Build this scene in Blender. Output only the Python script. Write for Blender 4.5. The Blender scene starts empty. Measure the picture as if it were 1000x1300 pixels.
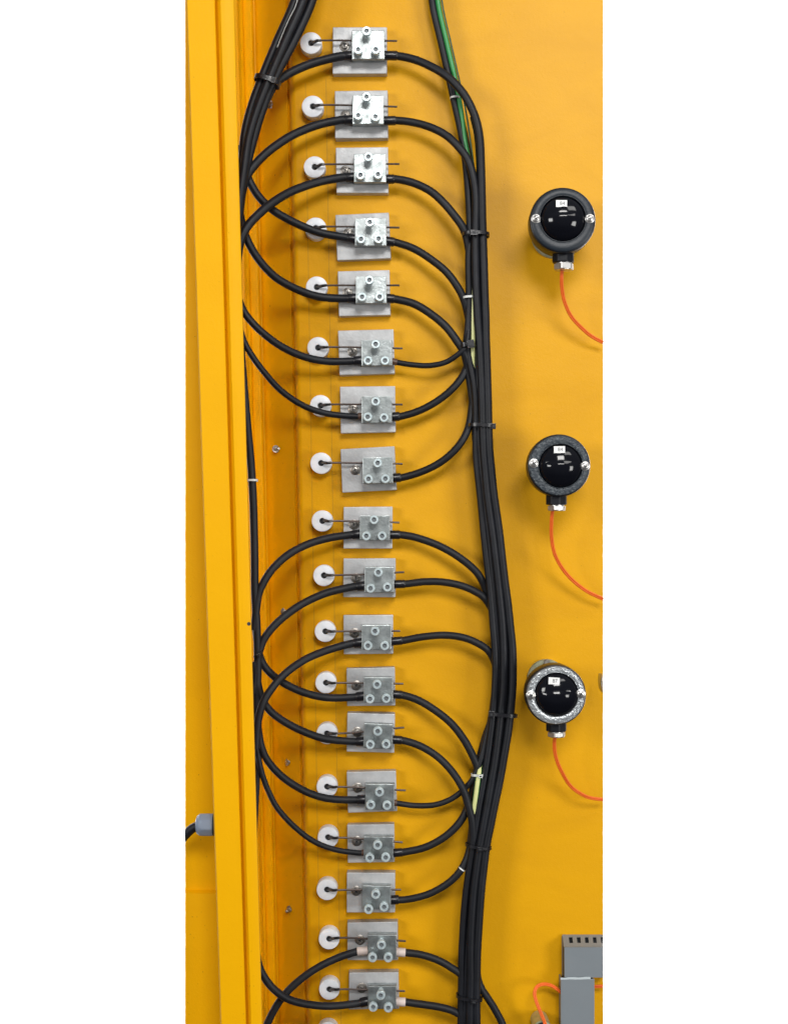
import bpy, bmesh, math, random
from mathutils import Vector, Matrix
random.seed(7)
S = bpy.context.scene
COL = S.collection
D = 1.8                                   # camera distance from the panel, metres

# ------------------------------------------------------------------ camera
cam = bpy.data.cameras.new("camera"); co = bpy.data.objects.new("camera", cam); COL.objects.link(co)
co.location = (0, -D, 0); co.rotation_euler = (math.radians(90), 0, 0)
cam.sensor_fit = 'VERTICAL'; cam.sensor_height = 24; cam.lens = 24*D/1.3
cam.clip_start = .01; cam.clip_end = 60
S.camera = co
S.render.resolution_x = 787; S.render.resolution_y = 1024
S.view_settings.view_transform = 'Standard'; S.view_settings.look = 'None'
S.view_settings.exposure = -.09; S.view_settings.gamma = 1

# ------------------------------------------------------------------ world: dim indoor air, lighter overhead
w = bpy.data.worlds.new("World"); S.world = w; w.use_nodes = True
nt = w.node_tree; nt.nodes.clear()
tc = nt.nodes.new('ShaderNodeTexCoord'); sp = nt.nodes.new('ShaderNodeSeparateXYZ')
mr = nt.nodes.new('ShaderNodeMapRange'); mr.inputs[1].default_value = -.7; mr.inputs[2].default_value = .8
cr = nt.nodes.new('ShaderNodeValToRGB')
cr.color_ramp.elements[0].color = (.05, .05, .06, 1); cr.color_ramp.elements[1].color = (.55, .57, .62, 1)
bg = nt.nodes.new('ShaderNodeBackground'); bg.inputs[1].default_value = .42; out = nt.nodes.new('ShaderNodeOutputWorld')
nt.links.new(tc.outputs['Generated'], sp.inputs[0]); nt.links.new(sp.outputs[2], mr.inputs[0])
nt.links.new(mr.outputs[0], cr.inputs[0]); nt.links.new(cr.outputs[0], bg.inputs[0]); nt.links.new(bg.outputs[0], out.inputs[0])

# ------------------------------------------------------------------ lamps
def area(name, loc, target, sx, sy, power, col):
    l = bpy.data.lights.new(name, 'AREA'); l.shape = 'RECTANGLE'; l.size = sx; l.size_y = sy
    l.energy = power*1.05; l.color = col
    o = bpy.data.objects.new(name, l); COL.objects.link(o); o.location = loc
    o.rotation_euler = (Vector(target)-Vector(loc)).to_track_quat('-Z', 'Y').to_euler()
    return o
area("overhead_key_fill", (1.25, -1.5, 1.7), (.1, 0, .1), 1.0, .5, 11, (1, .98, .95))
area("overhead_key_fill", (.5, -3.6, 1.8), (0, 0, -.5), 1.3, .9, 96, (1, .98, .95))  # unseen far fill lamp, added to even the brightness down the panel
area("right_fill_lamp", (2.4, -2.3, -.35), (-.1, 0, -.55), 1.0, 1.0, 46, (1, .99, .96))  # unseen fill from the right, added to brighten the panel; no window there
area("left_fill_lamp", (-2.3, -2.6, .5), (-.3, 0, -.25), 1.0, .8, 44, (1, .99, .96))  # unseen fill lamp, added to brighten the left panel and frame
area("hidden_backdrop_lamp", (0, .25, .55), (0, 1.2, .45), 1.0, .8, 66, (1, 1, 1))  # unseen lamp behind the panel, added to turn the backdrop white
area("hidden_backdrop_lamp", (0, .25, -.55), (0, 1.2, -.45), 1.0, .8, 60, (1, 1, 1))  # second added lamp, hidden behind the panel for the lower backdrop

# ------------------------------------------------------------------ helpers
def at(px, py, z=0):
    """photo pixel + height above the panel (mm) -> point"""
    s = (D*1000-z)/(D*1000)
    return Vector(((px-500)*.001*s, -z*.001, (650-py)*.001*s))

def obj(name, verts, faces, mat, parent=None, smooth=False, origin=None):
    org = Vector(origin) if origin is not None else Vector((0, 0, 0))
    if parent is not None:
        org = Vector(parent['org']) if 'org' in parent else org
    me = bpy.data.meshes.new(name)
    me.from_pydata([tuple(Vector(v)-org) for v in verts], [], faces)
    me.materials.append(mat)
    if smooth:
        me.polygons.foreach_set('use_smooth', [True]*len(me.polygons))
    me.update()
    o = bpy.data.objects.new(name, me); COL.objects.link(o)
    if parent is not None:
        o.parent = parent; o['org'] = tuple(org)
    else:
        o.location = org; o['org'] = tuple(org)
    if smooth:
        try:
            me.set_sharp_from_angle(angle=math.radians(38))
        except Exception:
            pass
    return o

def tag(o, label=None, cat=None, group=None, kind=None):
    if label: o['label'] = label
    if cat: o['category'] = cat
    if group: o['group'] = group
    if kind: o['kind'] = kind
    return o

def thing(name, org, label, cat, group=None):
    o = bpy.data.objects.new(name, None); COL.objects.link(o); o.location = org
    o.empty_display_size = .01
    o['org'] = tuple(org)
    return tag(o, label, cat, group)

def merge(*parts):
    V, F = [], []
    for v, f in parts:
        n = len(V); V += list(v); F += [tuple(i+n for i in q) for q in f]
    return V, F

def frame(axis):
    a = Vector(axis).normalized()
    u = Vector((1, 0, 0)) if abs(a.x) < .8 else Vector((0, 0, 1))
    u = (u-a*u.dot(a)).normalized(); v = a.cross(u)
    return a, u, v

def lathe(profile, org, axis=(0, -1, 0), seg=28, closed_start=True, closed_end=True, wob=0):
    """profile: (r, h) or (r, h, n) with n = sides of a polygonal section"""
    a, u, v = frame(axis); org = Vector(org); V = []; F = []
    for p in profile:
        r, h = p[0], p[1]; n = p[2] if len(p) > 2 else 0
        for k in range(seg):
            t = 2*math.pi*k/seg; rr = r
            if n:
                q = 2*math.pi/n; m = (t+.2) % q - q/2
                rr = r*math.cos(q/2)/math.cos(m)
            V.append(org+a*h+u*rr*math.cos(t)+v*rr*math.sin(t))
    m = len(profile)
    for i in range(m-1):
        for k in range(seg):
            k2 = (k+1) % seg
            F.append((i*seg+k, i*seg+k2, (i+1)*seg+k2, (i+1)*seg+k))
    if closed_start: F.append(tuple(reversed(range(seg))))
    if closed_end: F.append(tuple((m-1)*seg+k for k in range(seg)))
    return V, F

def tube(pts, r, seg=10, sub=5, cap=True):
    """pts: world vectors; smooth Catmull-Rom through them"""
    P = [Vector(p) for p in pts]
    if len(P) > 2:
        Q = [P[0]*2-P[1]]+P+[P[-1]*2-P[-2]]; C = []
        for i in range(1, len(Q)-2):
            a, b, c, d = Q[i-1:i+3]
            n = sub
            for k in range(n):
                t = k/n
                C.append(.5*((2*b)+(c-a)*t+(2*a-5*b+4*c-d)*t*t+(3*b-a-3*c+d)*t**3))
        C.append(P[-1])
    else:
        C = P
    V, F = [], []; up = None; N = len(C)
    for i, c in enumerate(C):
        t = (C[min(i+1, N-1)]-C[max(i-1, 0)]).normalized()
        if up is None:
            up = Vector((0, -1, 0))
            if abs(t.dot(up)) > .9: up = Vector((0, 0, 1))
        up = (up-t*up.dot(t)).normalized(); sd = t.cross(up)
        rr = r(i/(N-1)) if callable(r) else r
        for k in range(seg):
            q = 2*math.pi*k/seg
            V.append(c+up*rr*math.cos(q)+sd*rr*math.sin(q))
    for i in range(N-1):
        for k in range(seg):
            k2 = (k+1) % seg
            F.append((i*seg+k, i*seg+k2, (i+1)*seg+k2, (i+1)*seg+k))
    if cap:
        F.append(tuple(reversed(range(seg)))); F.append(tuple((N-1)*seg+k for k in range(seg)))
    return V, F

def bbox(c, size, rot=0, bev=.0006, segs=2, axis='Y', jit=0):
    """bevelled box centred at c, size (x,y,z), turned about the panel normal"""
    bm = bmesh.new(); bmesh.ops.create_cube(bm, size=1)
    for v in bm.verts:
        v.co = Vector((v.co.x*size[0], v.co.y*size[1], v.co.z*size[2]))
        if jit: v.co += Vector((random.uniform(-jit, jit), 0, random.uniform(-jit, jit)))
    if bev: bmesh.ops.bevel(bm, geom=bm.edges[:]+bm.verts[:], offset=bev, segments=segs, affect='EDGES', profile=.6)
    M = Matrix.Translation(Vector(c)) @ Matrix.Rotation(rot, 4, axis)
    V = [M @ v.co for v in bm.verts]; F = [tuple(v.index for v in f.verts) for f in bm.faces]
    bm.free(); return V, F

def rect_box(x0, x1, y0, y1, zb, zf, rot=0, bev=.6, jit=0):
    """box whose front face spans pixels x0..x1, y0..y1 at height zf and that reaches down to zb"""
    a = at(x0, y0, zf); b = at(x1, y1, zf)
    c = (a+b)/2; c.y = -(zb+zf)/2*.001
    return bbox(c, (b.x-a.x, (zf-zb)*.001, a.z-b.z), -rot, bev*.001, jit=jit*.001)

# ------------------------------------------------------------------ materials
def mat(name, col, rough=.5, metal=0, spec=.5, coat=0, coat_r=.2, noise=None, bump=None, rvar=0, c2=None, ovar=0):
    m = bpy.data.materials.new(name); m.use_nodes = True
    nt = m.node_tree; b = nt.nodes['Principled BSDF']
    b.inputs['Base Color'].default_value = (*col, 1); b.inputs['Roughness'].default_value = rough
    b.inputs['Metallic'].default_value = metal; b.inputs['Specular IOR Level'].default_value = spec
    b.inputs['Coat Weight'].default_value = coat; b.inputs['Coat Roughness'].default_value = coat_r
    L = nt.links.new; tcn = nt.nodes.new('ShaderNodeTexCoord'); geo = nt.nodes.new('ShaderNodeNewGeometry')
    if noise:
        n = nt.nodes.new('ShaderNodeTexNoise'); n.inputs['Scale'].default_value = noise[0]; n.inputs['Detail'].default_value = 6
        n.inputs['Roughness'].default_value = .62
        L(geo.outputs['Position'], n.inputs['Vector'])
        r = nt.nodes.new('ShaderNodeValToRGB'); r.color_ramp.elements[0].position = noise[1]; r.color_ramp.elements[1].position = noise[2]
        r.color_ramp.elements[0].color = (*(c2 or [c*.6 for c in col]), 1); r.color_ramp.elements[1].color = (*col, 1)
        L(n.outputs['Fac'], r.inputs[0]); L(r.outputs[0], b.inputs['Base Color'])
        if ovar:
            oi = nt.nodes.new('ShaderNodeObjectInfo'); hq = nt.nodes.new('ShaderNodeMapRange'); hs = nt.nodes.new('ShaderNodeHueSaturation')
            hq.inputs[3].default_value = 1-ovar; hq.inputs[4].default_value = 1+ovar*.5
            L(oi.outputs['Random'], hq.inputs[0]); L(hq.outputs[0], hs.inputs['Value']); L(r.outputs[0], hs.inputs['Color']); L(hs.outputs[0], b.inputs['Base Color'])
        if rvar:
            q = nt.nodes.new('ShaderNodeMapRange'); q.inputs[3].default_value = rough+rvar; q.inputs[4].default_value = rough-rvar
            L(n.outputs['Fac'], q.inputs[0]); L(q.outputs[0], b.inputs['Roughness'])
    prev = None
    for sc, dist, st in (bump or []):
        n = nt.nodes.new('ShaderNodeTexNoise'); n.inputs['Scale'].default_value = sc; n.inputs['Detail'].default_value = 3
        L(geo.outputs['Position'], n.inputs['Vector'])
        bp = nt.nodes.new('ShaderNodeBump'); bp.inputs['Distance'].default_value = dist; bp.inputs['Strength'].default_value = st
        L(n.outputs['Fac'], bp.inputs['Height'])
        if prev: L(prev.outputs[0], bp.inputs['Normal'])
        prev = bp
    if prev: L(prev.outputs[0], b.inputs['Normal'])
    return m

def paint(name, base, dirt, lines=False, sp_=.12):
    """yellow enamel: orange peel, slow waviness, faint brown smudges; pencil setting-out lines on the panel"""
    m = mat(name, base, .44, 0, sp_, 0, .3, bump=[(760, .0005, .4), (240, .0009, .22), (11, .006, .10), (4, .02, .10)])
    nt = m.node_tree; b = nt.nodes['Principled BSDF']; L = nt.links.new
    geo = nt.nodes.new('ShaderNodeNewGeometry')
    mp = nt.nodes.new('ShaderNodeMapping'); mp.inputs['Scale'].default_value = (1, 1, 1.8); L(geo.outputs['Position'], mp.inputs[0])
    n = nt.nodes.new('ShaderNodeTexNoise'); n.inputs['Scale'].default_value = 7; n.inputs['Detail'].default_value = 7; n.inputs['Roughness'].default_value = .6
    n.inputs['Distortion'].default_value = .6
    L(mp.outputs[0], n.inputs['Vector'])
    r = nt.nodes.new('ShaderNodeValToRGB'); r.color_ramp.elements[0].position = .34; r.color_ramp.elements[1].position = .60
    r.color_ramp.elements[0].color = (*dirt, 1); r.color_ramp.elements[1].color = (*base, 1)
    L(n.outputs['Fac'], r.inputs[0]); last = r.outputs[0]
    # sparse specks
    v = nt.nodes.new('ShaderNodeTexNoise'); v.inputs['Scale'].default_value = 420; v.inputs['Detail'].default_value = 1; L(geo.outputs['Position'], v.inputs['Vector'])
    vr = nt.nodes.new('ShaderNodeMapRange'); vr.inputs[1].default_value = .765; vr.inputs[2].default_value = .82; L(v.outputs['Fac'], vr.inputs[0])
    mx = nt.nodes.new('ShaderNodeMix'); mx.data_type = 'RGBA'; mx.inputs[7].default_value = (.12, .06, .01, 1)
    L(vr.outputs[0], mx.inputs[0]); L(last, mx.inputs[6]); last = mx.outputs[2]
    if lines:
        sx = nt.nodes.new('ShaderNodeSeparateXYZ'); L(geo.outputs['Position'], sx.inputs[0])
        for x0, slope, z1, z0 in ((-.1035, -.0162, .545, -.64), (-.0775, -.0158, .55, -.56)):
            # |x - (x0 + slope*z)| < .5 mm
            a = nt.nodes.new('ShaderNodeMath'); a.operation = 'MULTIPLY_ADD'; a.inputs[1].default_value = slope; a.inputs[2].default_value = x0
            L(sx.outputs[2], a.inputs[0])
            s = nt.nodes.new('ShaderNodeMath'); s.operation = 'SUBTRACT'; L(sx.outputs[0], s.inputs[0]); L(a.outputs[0], s.inputs[1])
            ab = nt.nodes.new('ShaderNodeMath'); ab.operation = 'ABSOLUTE'; L(s.outputs[0], ab.inputs[0])
            lt = nt.nodes.new('ShaderNodeMapRange'); lt.inputs[1].default_value = .0003; lt.inputs[2].default_value = .0008
            lt.inputs[3].default_value = .3; lt.inputs[4].default_value = 0; L(ab.outputs[0], lt.inputs[0])
            g = nt.nodes.new('ShaderNodeMath'); g.operation = 'LESS_THAN'; g.inputs[1].default_value = z1; L(sx.outputs[2], g.inputs[0])
            g2 = nt.nodes.new('ShaderNodeMath'); g2.operation = 'MULTIPLY'; L(g.outputs[0], g2.inputs[0]); L(lt.outputs[0], g2.inputs[1])
            mx = nt.nodes.new('ShaderNodeMix'); mx.data_type = 'RGBA'; mx.inputs[7].default_value = (.16, .10, .03, 1)
            L(g2.outputs[0], mx.inputs[0]); L(last, mx.inputs[6]); last = mx.outputs[2]
    L(last, b.inputs['Base Color'])
    return m

YEL = (.70, .345, .0004)
m_panel = paint("yellow_panel_paint", YEL, (.65, .315, .0006), True, .26)
m_frame = paint("lifted_frame_yellow", (.77, .385, .0004), (.75, .37, .0004))  # panel yellow lightened in the colour to brighten the frame
m_recess = paint("yellow_recess_paint", YEL, (.68, .332, .0004))
m_side = paint("lifted_side_yellow", (.80, .40, .0004), (.77, .38, .0004))  # same yellow lifted further, making up for weak light on this strip
m_rubber = mat("black_rubber", (.012, .014, .020), .48, 0, .30, bump=[(600, .0003, .3)], noise=(34, .48, .8), c2=(.006, .007, .010))
m_rubber2 = mat("charcoal_rubber", (.018, .019, .023), .52, 0, .30, bump=[(600, .0003, .3)], noise=(30, .48, .8), c2=(.009, .010, .013))
m_shrink = mat("heat_shrink", (.009, .009, .012), .3, 0, .5, bump=[(300, .0006, .4)])
m_brown = mat("brown_shrink", (.09, .045, .028), .4, bump=[(300, .0006, .4)])
m_plate = mat("cast_aluminium", (.52, .53, .54), .5, .28, .5, noise=(55, .3, .7), c2=(.38, .39, .40), bump=[(350, .0006, .5), (60, .001, .3)], rvar=.12, ovar=.14)
m_block = mat("galvanised_zinc", (.46, .50, .505), .40, .85, .5, noise=(110, .30, .7), c2=(.23, .255, .255), bump=[(420, .0005, .4), (90, .001, .2)], rvar=.12, ovar=.2)
m_screw = mat("zinc_screw", (.80, .91, .93), .34, .5, .5, noise=(300, .3, .7), c2=(.45, .55, .58))
m_steel = mat("dull_steel", (.42, .40, .37), .38, .85, .5, noise=(200, .3, .7), c2=(.22, .2, .18))
m_socket = mat("shaded_socket", (.16, .17, .18), .5, .3)  # sockets painted darker than the screws to deepen their shade
m_dark = mat("dark_shade_and_plastic", (.02, .022, .025), .6)  # near-black paint for shade inside openings, also for dark gland parts
m_nylon = mat("white_nylon", (.79, .82, .87), .38, 0, .5, noise=(80, .3, .6), c2=(.66, .69, .73), bump=[(300, .0003, .2)], ovar=.10)
m_wire = mat("brown_wire", (.11, .085, .075), .4, .5, .5)
m_orange = mat("orange_sheath", (.84, .155, .02), .5, 0, .3, noise=(40, .3, .7), c2=(.72, .12, .015))
m_white = mat("white_tie_plastic", (.62, .64, .62), .4)
m_green = mat("green_earth_sheath", (.02, .24, .055), .4)
m_lime = mat("lime_earth_stripe", (.66, .68, .30), .45)
m_bake = mat("black_moulding", (.006, .007, .010), .38, 0, .35, 0, .15, bump=[(200, .0004, .15)])
m_ring = mat("blue_black_ring", (.012, .018, .026), .42, .0, .4, bump=[(350, .0006, .35)])
m_ringw = mat("worn_ring", (.10, .12, .13), .4, .1, .5, noise=(260, .46, .80), c2=(.018, .026, .036), bump=[(320, .0015, .9)], rvar=.1)
m_rings = mat("bare_metal_ring", (.50, .53, .55), .3, .8, .5, noise=(420, .25, .6), c2=(.33, .35, .36), bump=[(400, .0012, .7)], rvar=.1)
m_dome = mat("black_glass_dome", (.004, .0045, .007), .09, 0, .35, 0, .03, bump=[(14, .003, .15)])
m_nickel = mat("nickel_nut", (.60, .59, .57), .36, .9, .5)
m_cream = mat("cream_metal_flange", (.62, .58, .42), .35, .6, .5, noise=(50, .3, .7), c2=(.28, .34, .20))
m_sleeve = mat("beige_sleeve", (.66, .56, .51), .5, noise=(90, .3, .7), c2=(.55, .46, .42))
m_label = mat("white_label", (.80, .81, .80), .5)
m_ink = mat("dark_ink", (.08, .08, .09), .6)
m_duct = mat("grey_duct_plastic", (.195, .22, .24), .42, 0, .45, noise=(9, .3, .7), c2=(.175, .198, .216), bump=[(500, .0003, .2)])
m_ductb = mat("grey_duct_body", (.22, .21, .19), .5, noise=(30, .3, .7), c2=(.18, .175, .16))
m_gland = mat("blue_grey_nylon", (.22, .27, .36), .38, 0, .5)
m_backdrop = mat("white_backdrop", (.92, .92, .92), .9, 0, .1)

# ------------------------------------------------------------------ setting
YR = [-170+i*55 for i in range(30)]         # -170 .. 1425
def sheet(name, cols, mat_, label=None, smooth=False, yr=YR):
    """cols: (px at y=0, slope per px, z)"""
    V = []; F = []; n = len(cols)
    for y in yr:
        for c in cols: V.append(at(c[0]+c[1]*y, y, c[2]))
    for j in range(len(yr)-1):
        for i in range(n-1):
            F.append((j*n+i, (j+1)*n+i, (j+1)*n+i+1, j*n+i+1))
    return tag(obj(name, V, F, mat_, smooth=smooth), label, kind='structure')

SL = .0190
sheet('back_panel', [(365, SL, -14), (365.6, SL, -8), (367, SL, -4), (369.5, SL, -1.2), (373, SL, 0), (765, 0, 0), (765.3, 0, -3), (765.3, 0, -8)], m_panel,
      'yellow enamelled mounting panel behind all the wiring', smooth=True)
W2 = .0245
side_wall = sheet('side_wall', [(366.5, SL, -13), (364, SL, -15), (362.5, SL, -12), (344, .022, -28), (323, W2, -47), (321.5, W2, -47), (320, W2, -40), (318.5, W2, -37), (316, W2, -38),
                    (308, .025, -44), (306.5, .025, -40), (304.5, .026, -38), (303, .026, -40), (301, .026, -46), (290, .027, -50), (272, .028, -50)], m_recess,
      'dark yellow folded recess wall left of the panel', smooth=True)
FE = .0275
door_frame = sheet('door_frame', [(248, .03, 60), (236.6, .0334, 145), (236.6, .0334, 148), (238, .0334, 150), (271.8, .0305, 150), (272.8, .0305, 149), (273.2, .0305, 141), (274.2, .0305, 142), (277.5, .0305, 147), (280, .030, 149.8),
                     (295.4, FE, 150), (296.8, FE, 149.2), (297.4, FE, 147.5), (297.3, FE, 128), (294, FE, 127), (284, .028, 127)], m_frame,
      'bright yellow upright frame member in front at the left', smooth=True)
sheet('left_panel', [(235, 0, 60), (300, 0, 60)], m_side, 'yellow panel strip at the far left', yr=[-170, 300, 700, 1129.5])
V = []; F = []
prof = [(1129.5, 60), (1130.2, 61), (1133.6, 69), (1134.4, 70), (1136, 70.2), (1425, 70.2)]
for y, z in prof: V += [at(235, y, z), at(300, y, z)]
for i in range(len(prof)-1): F.append((2*i, 2*i+2, 2*i+3, 2*i+1))
tag(obj('lower_left_panel', V, F, m_side, smooth=True), 'yellow panel below the folded ledge at the lower left', kind='structure')
tag(obj('added_backdrop', [(-5, 1.2, -4), (5, 1.2, -4), (5, 1.2, 4), (-5, 1.2, 4)], [(0, 1, 2, 3)], m_backdrop), 'added plain white backdrop behind the cabinet section', kind='structure')  # added white sheet filling the blank sides, no part of the cabinet
# drilling in the frame, its inner shade painted as a dark disc
obj('hole_shade', *lathe([(.0022, 0), (.0022, .0001)], at(316, 792, 149.95), seg=14), m_dark, door_frame)

# bolts on the recess wall
def bolt(px, py, z, parent, ang):
    a = Vector((math.sin(ang)*.5, -1, math.cos(ang)*.25))
    org = at(px, py, z)
    nut = obj('bolt', *lathe([(.0048, 0), (.0048, .0008), (.0036, .0009, 6), (.0036, .0038, 6), (.0027, .0044), (.0019, .0046), (.0019, .010), (.0014, .0106)], org, a, 24), m_steel, parent)
    return nut
for i, (x, y) in enumerate([(342.5, 133.6), (350, 570), (361, 776), (366.5, 967), (368.5, 1154)]):
    bolt(x, y, -30, side_wall, .5+i)

# ------------------------------------------------------------------ clamps and standoffs
ORD = ['topmost', 'second', 'third', 'fourth', 'fifth', 'sixth', 'seventh', 'eighth', 'ninth', 'tenth', 'eleventh', 'twelfth', 'thirteenth',
       'fourteenth', 'fifteenth', 'sixteenth', 'seventeenth', 'eighteenth']
ZP, ZB, ZS = 15, 35, 17       # plate front, block front, standoff front
#  standoff(x,y) plate(x0,x1,y0,y1,rot) block(x0,x1,y0,y1,rot) screws*3 platescrew rod(yl, yr, xend)
ROWS = [
 ((394.7,54.5),(422.3,491.5,34,93.3,0),(446.5,488,38.6,75,0),((465,39),(454.6,62.6),(477,62.6)),(437.4,58),(51.3,52,504)),
 ((396.9,135),(425,492.5,115,175.5,.5),(447.3,487,121,157.5,0),((465.4,122.8),(454.6,146.3),(476.5,148)),(438.4,146),(133.2,135.5,504)),
 ((399.3,212),(426.6,493,187,245,.5),(449.2,490,195.2,231.5,0),((467.6,198.4),(457.6,222),(479.8,221)),(438.4,216),(208.6,208.2,507)),
 ((400.6,289.7),(427,495,271,329,2.5),(450.6,490.5,276.7,312,.3),((469,282),(458.2,303),(480.5,303)),(442,295.6),(287.6,289,507)),
 ((402,364.5),(429,495,344,400.5,1.5),(451.4,490.5,350.6,385,0),((469,355.5),(459.5,376.6),(481.6,376.6)),(441.4,371),(362.3,362.3,507)),
 ((403.6,441.4),(430,500.5,419,475.5,1.8),(458.7,498,431.6,464.5,.5),((477,436.8),(466.8,457.6),(488.4,457.6)),(447.3,446),(440.6,442.4,511)),
 ((406.8,515),(432,501.5,490.5,549.5,1),(459,497.3,503,537,.5),((477,509.4),(466.8,529),(487.3,530)),(448,519.5),(513.4,513.6,511)),
 ((407.4,588),(433.5,502.5,568.5,623.5,3),(460.3,498.6,580.6,614,1.5),((479.2,588),(467.6,608),(489.2,607.6)),(450.9,596.5),(587.5,589,511)),
 ((409,661.4),(436,498,643.3,696,.3),(456.8,494.6,654.5,686,0),((474.9,660),(464.9,680.3),(485,680.3)),(449.2,665.8),(661.4,663.5,507)),
 ((411,730.7),(435.7,502.3,709,758.3,.3),(462.8,500,719.8,752.3,-.4),((479.7,726.7),(470.3,747),(491.4,745.6)),(452,734),(730.1,726.3,513)),
 ((412.8,801.7),(436,499,781,830.6,.6),(459,496.5,793.5,825,-.4),((475.7,801),(466.8,819.8),(488.4,819.8)),(450,803.8),(801.5,801,508)),
 ((413.6,867),(440,501,848,896,1),(461.7,498.6,860,892,0),((478.4,869),(469.5,887.6),(490,886.8)),(452,870.5),(867,868,512)),
 ((415,931.5),(440,501,905.5,955,-1.2),(461.7,498.3,919,950.5,-2),((479,928.3),(469.8,945.6),(490,945)),(453.3,929.5),(931,923.5,513)),
 ((415,999),(441,503,979,1031,1.5),(463.5,500.5,995.5,1028,0),((481.6,1005.8),(470.3,1022),(491,1022.8)),(454,1000.5),(999,1003.5,515)),
 ((416.3,1063.3),(441,500.6,1047,1094.5,.8),(461.7,499,1062.3,1091,-.6),((479.2,1073.3),(469,1089.5),(489.2,1089)),(452.7,1068.3),(1063.5,1069.5,511)),
 ((415,1129.7),(440.3,501.5,1108,1158,0),(459.5,496,1124.5,1154.5,-1),((477,1135.6),(467.6,1155),(487.3,1151.8)),(452,1131.5),(1129.8,1129.5,509)),
 ((417.6,1192.3),(441,505,1170.5,1219,.8),(466.8,503,1187,1217.5,-.5),((483.8,1200.4),(472.5,1216.2),(492.7,1216.2)),(456.8,1194),(1190.6,1194.8,515)),
 ((418,1256.3),(443,506,1234.5,1281.5,.8),(466.8,503,1252,1281,0),((483.3,1263.8),(473.5,1279),(492.7,1280)),(459,1254.8),(1255.9,1258.3,514)),
]
AX = Vector((0, -1, 0))
def cap_screw(px, py, zb, zf, parent, r=.0056):
    a = at(px, py, zf); org = Vector((a.x, -zb*.001, a.z)); h = (zf-zb)*.001; hd = min(.0062, h*.7)
    ph = random.uniform(0, 1)
    ax = Vector((random.uniform(-.02, .02), -1, random.uniform(-.02, .02)))
    s = obj('cap_screw', *lathe([(r*.55, 0), (r*.55, h-hd), (r*.92, h-hd), (r, h-hd+.0004), (r, h-.0006), (r*.88, h), (r*.60, h, 6), (r*.56, h-.0032, 6)], org, ax, 24), m_screw, parent, True)
    obj('hex_socket', *lathe([(r*.62, h-.0034, 6), (r*.62, h-.0030, 6)], org, ax, 12), m_socket, s)
    return s
for i, (so, pl, bl, sc, ps, rod) in enumerate(ROWS):
    k = (pl[1]-pl[0])/68.
    place = ORD[i]+(' from the top' if i else '')
    tone = 'galvanised' if i < 9 else 'dull grey'
    # standoff
    a = at(so[0], so[1], ZS); base = Vector((a.x, 0, a.z)); R = .0137-.00004*i; h = ZS*.001
    st = thing('standoff', base, 'white round nylon standoff with dark centre bore, %s in the left column' % place, 'standoff', 'white nylon standoffs down the panel')
    obj('spacer_body', *lathe([(R, 0), (R, h-.0008), (R-.0003, h-.0002), (R-.0009, h), (.0042, h), (.0037, h-.0006), (.0037, h-.010)], base, AX, 40), m_nylon, st, True)
    obj('bore', *lathe([(.0038, h-.0031), (.0038, h-.0028)], base, AX, 20), m_dark, st)  # dark disc painting the shade inside the centre opening
    # clamp
    org = at((pl[0]+pl[1])/2, (pl[2]+pl[3])/2, 0)
    what = {7: 'cabled on its right only', 15: 'cabled on its right only', 16: 'with two white sleeves', 17: 'with one white sleeve'}.get(i, 'on its cast plate in the column')
    cl = thing('cable_clamp', org, '%s clamp %s, %s' % (tone, what, place), 'cable clamp', 'metal cable clamps on cast plates')
    P = obj('mounting_plate', *rect_box(pl[0], pl[1], pl[2], pl[3], .2, ZP, math.radians(pl[4]), .9, .5), m_plate, cl)
    # plate screw and washer
    c = at(ps[0], ps[1], ZP+3); c.y = -ZP*.001
    wsh = obj('washer', *lathe([(.0064, 0), (.0064, .0008), (.0060, .0011), (.003, .0011)], c, AX, 24), m_steel, cl, True)
    hs = obj('plate_screw', *lathe([(.0041, .0012), (.0042, .0028), (.0034, .0040), (.0015, .0045)], c, AX, 20), m_steel, cl, True)
    ca = random.uniform(0, 1.5); cc = c+Vector((0, -.0044, 0))
    obj('cross_shade', *merge(bbox(cc, (.0048, .0006, .0011), ca, 0), bbox(cc, (.0011, .0007, .0048), ca, 0)), m_dark, hs)  # dark bars paint the shade of the screw's cross slot
    # block in two layers with a parting line
    r = math.radians(bl[4]+random.uniform(-.5, .5))
    B = obj('clamp_block', *rect_box(bl[0], bl[1], bl[2], bl[3], ZP+.1, ZB-6.6, r, .5), m_block, cl)
    T = obj('clamp_cover', *rect_box(bl[0], bl[1], bl[2], bl[3], ZB-6, ZB, r, .7, .15), m_block, cl)
    for q, (x, y) in enumerate(sc):
        cap_screw(x, y, ZB, ZB+(19 if q == 0 else 12)+random.uniform(-2, 2), cl)
    # sensing wire: out of the standoff bore, under the block, free tail at the right
    zr = 25
    pts = [at(so[0], so[1], ZS-6), at(so[0]+1.5, so[1]-.5, ZS+1.0), at(so[0]+7, rod[0]+.5, zr), at(so[0]+20, rod[0], zr), at(bl[0], (rod[0]*.75+rod[1]*.25), zr), at(bl[1], rod[1]*.8+rod[0]*.2, zr), at(rod[2], rod[1], zr)]
    obj('sensing_wire', *tube(pts, lambda t: .00128, 8, 4), m_wire, cl, True)
    obj('wire_sheath', *tube([at(so[0]+1, so[1]-.3, ZS-2), at(so[0]+3.5, so[1]-.6, ZS+2.2), at(so[0]+8, rod[0]+.4, zr), at(so[0]+13, rod[0], zr)], lambda t: .0024-.0008*t, 8, 4), m_shrink, cl, True)

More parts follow.
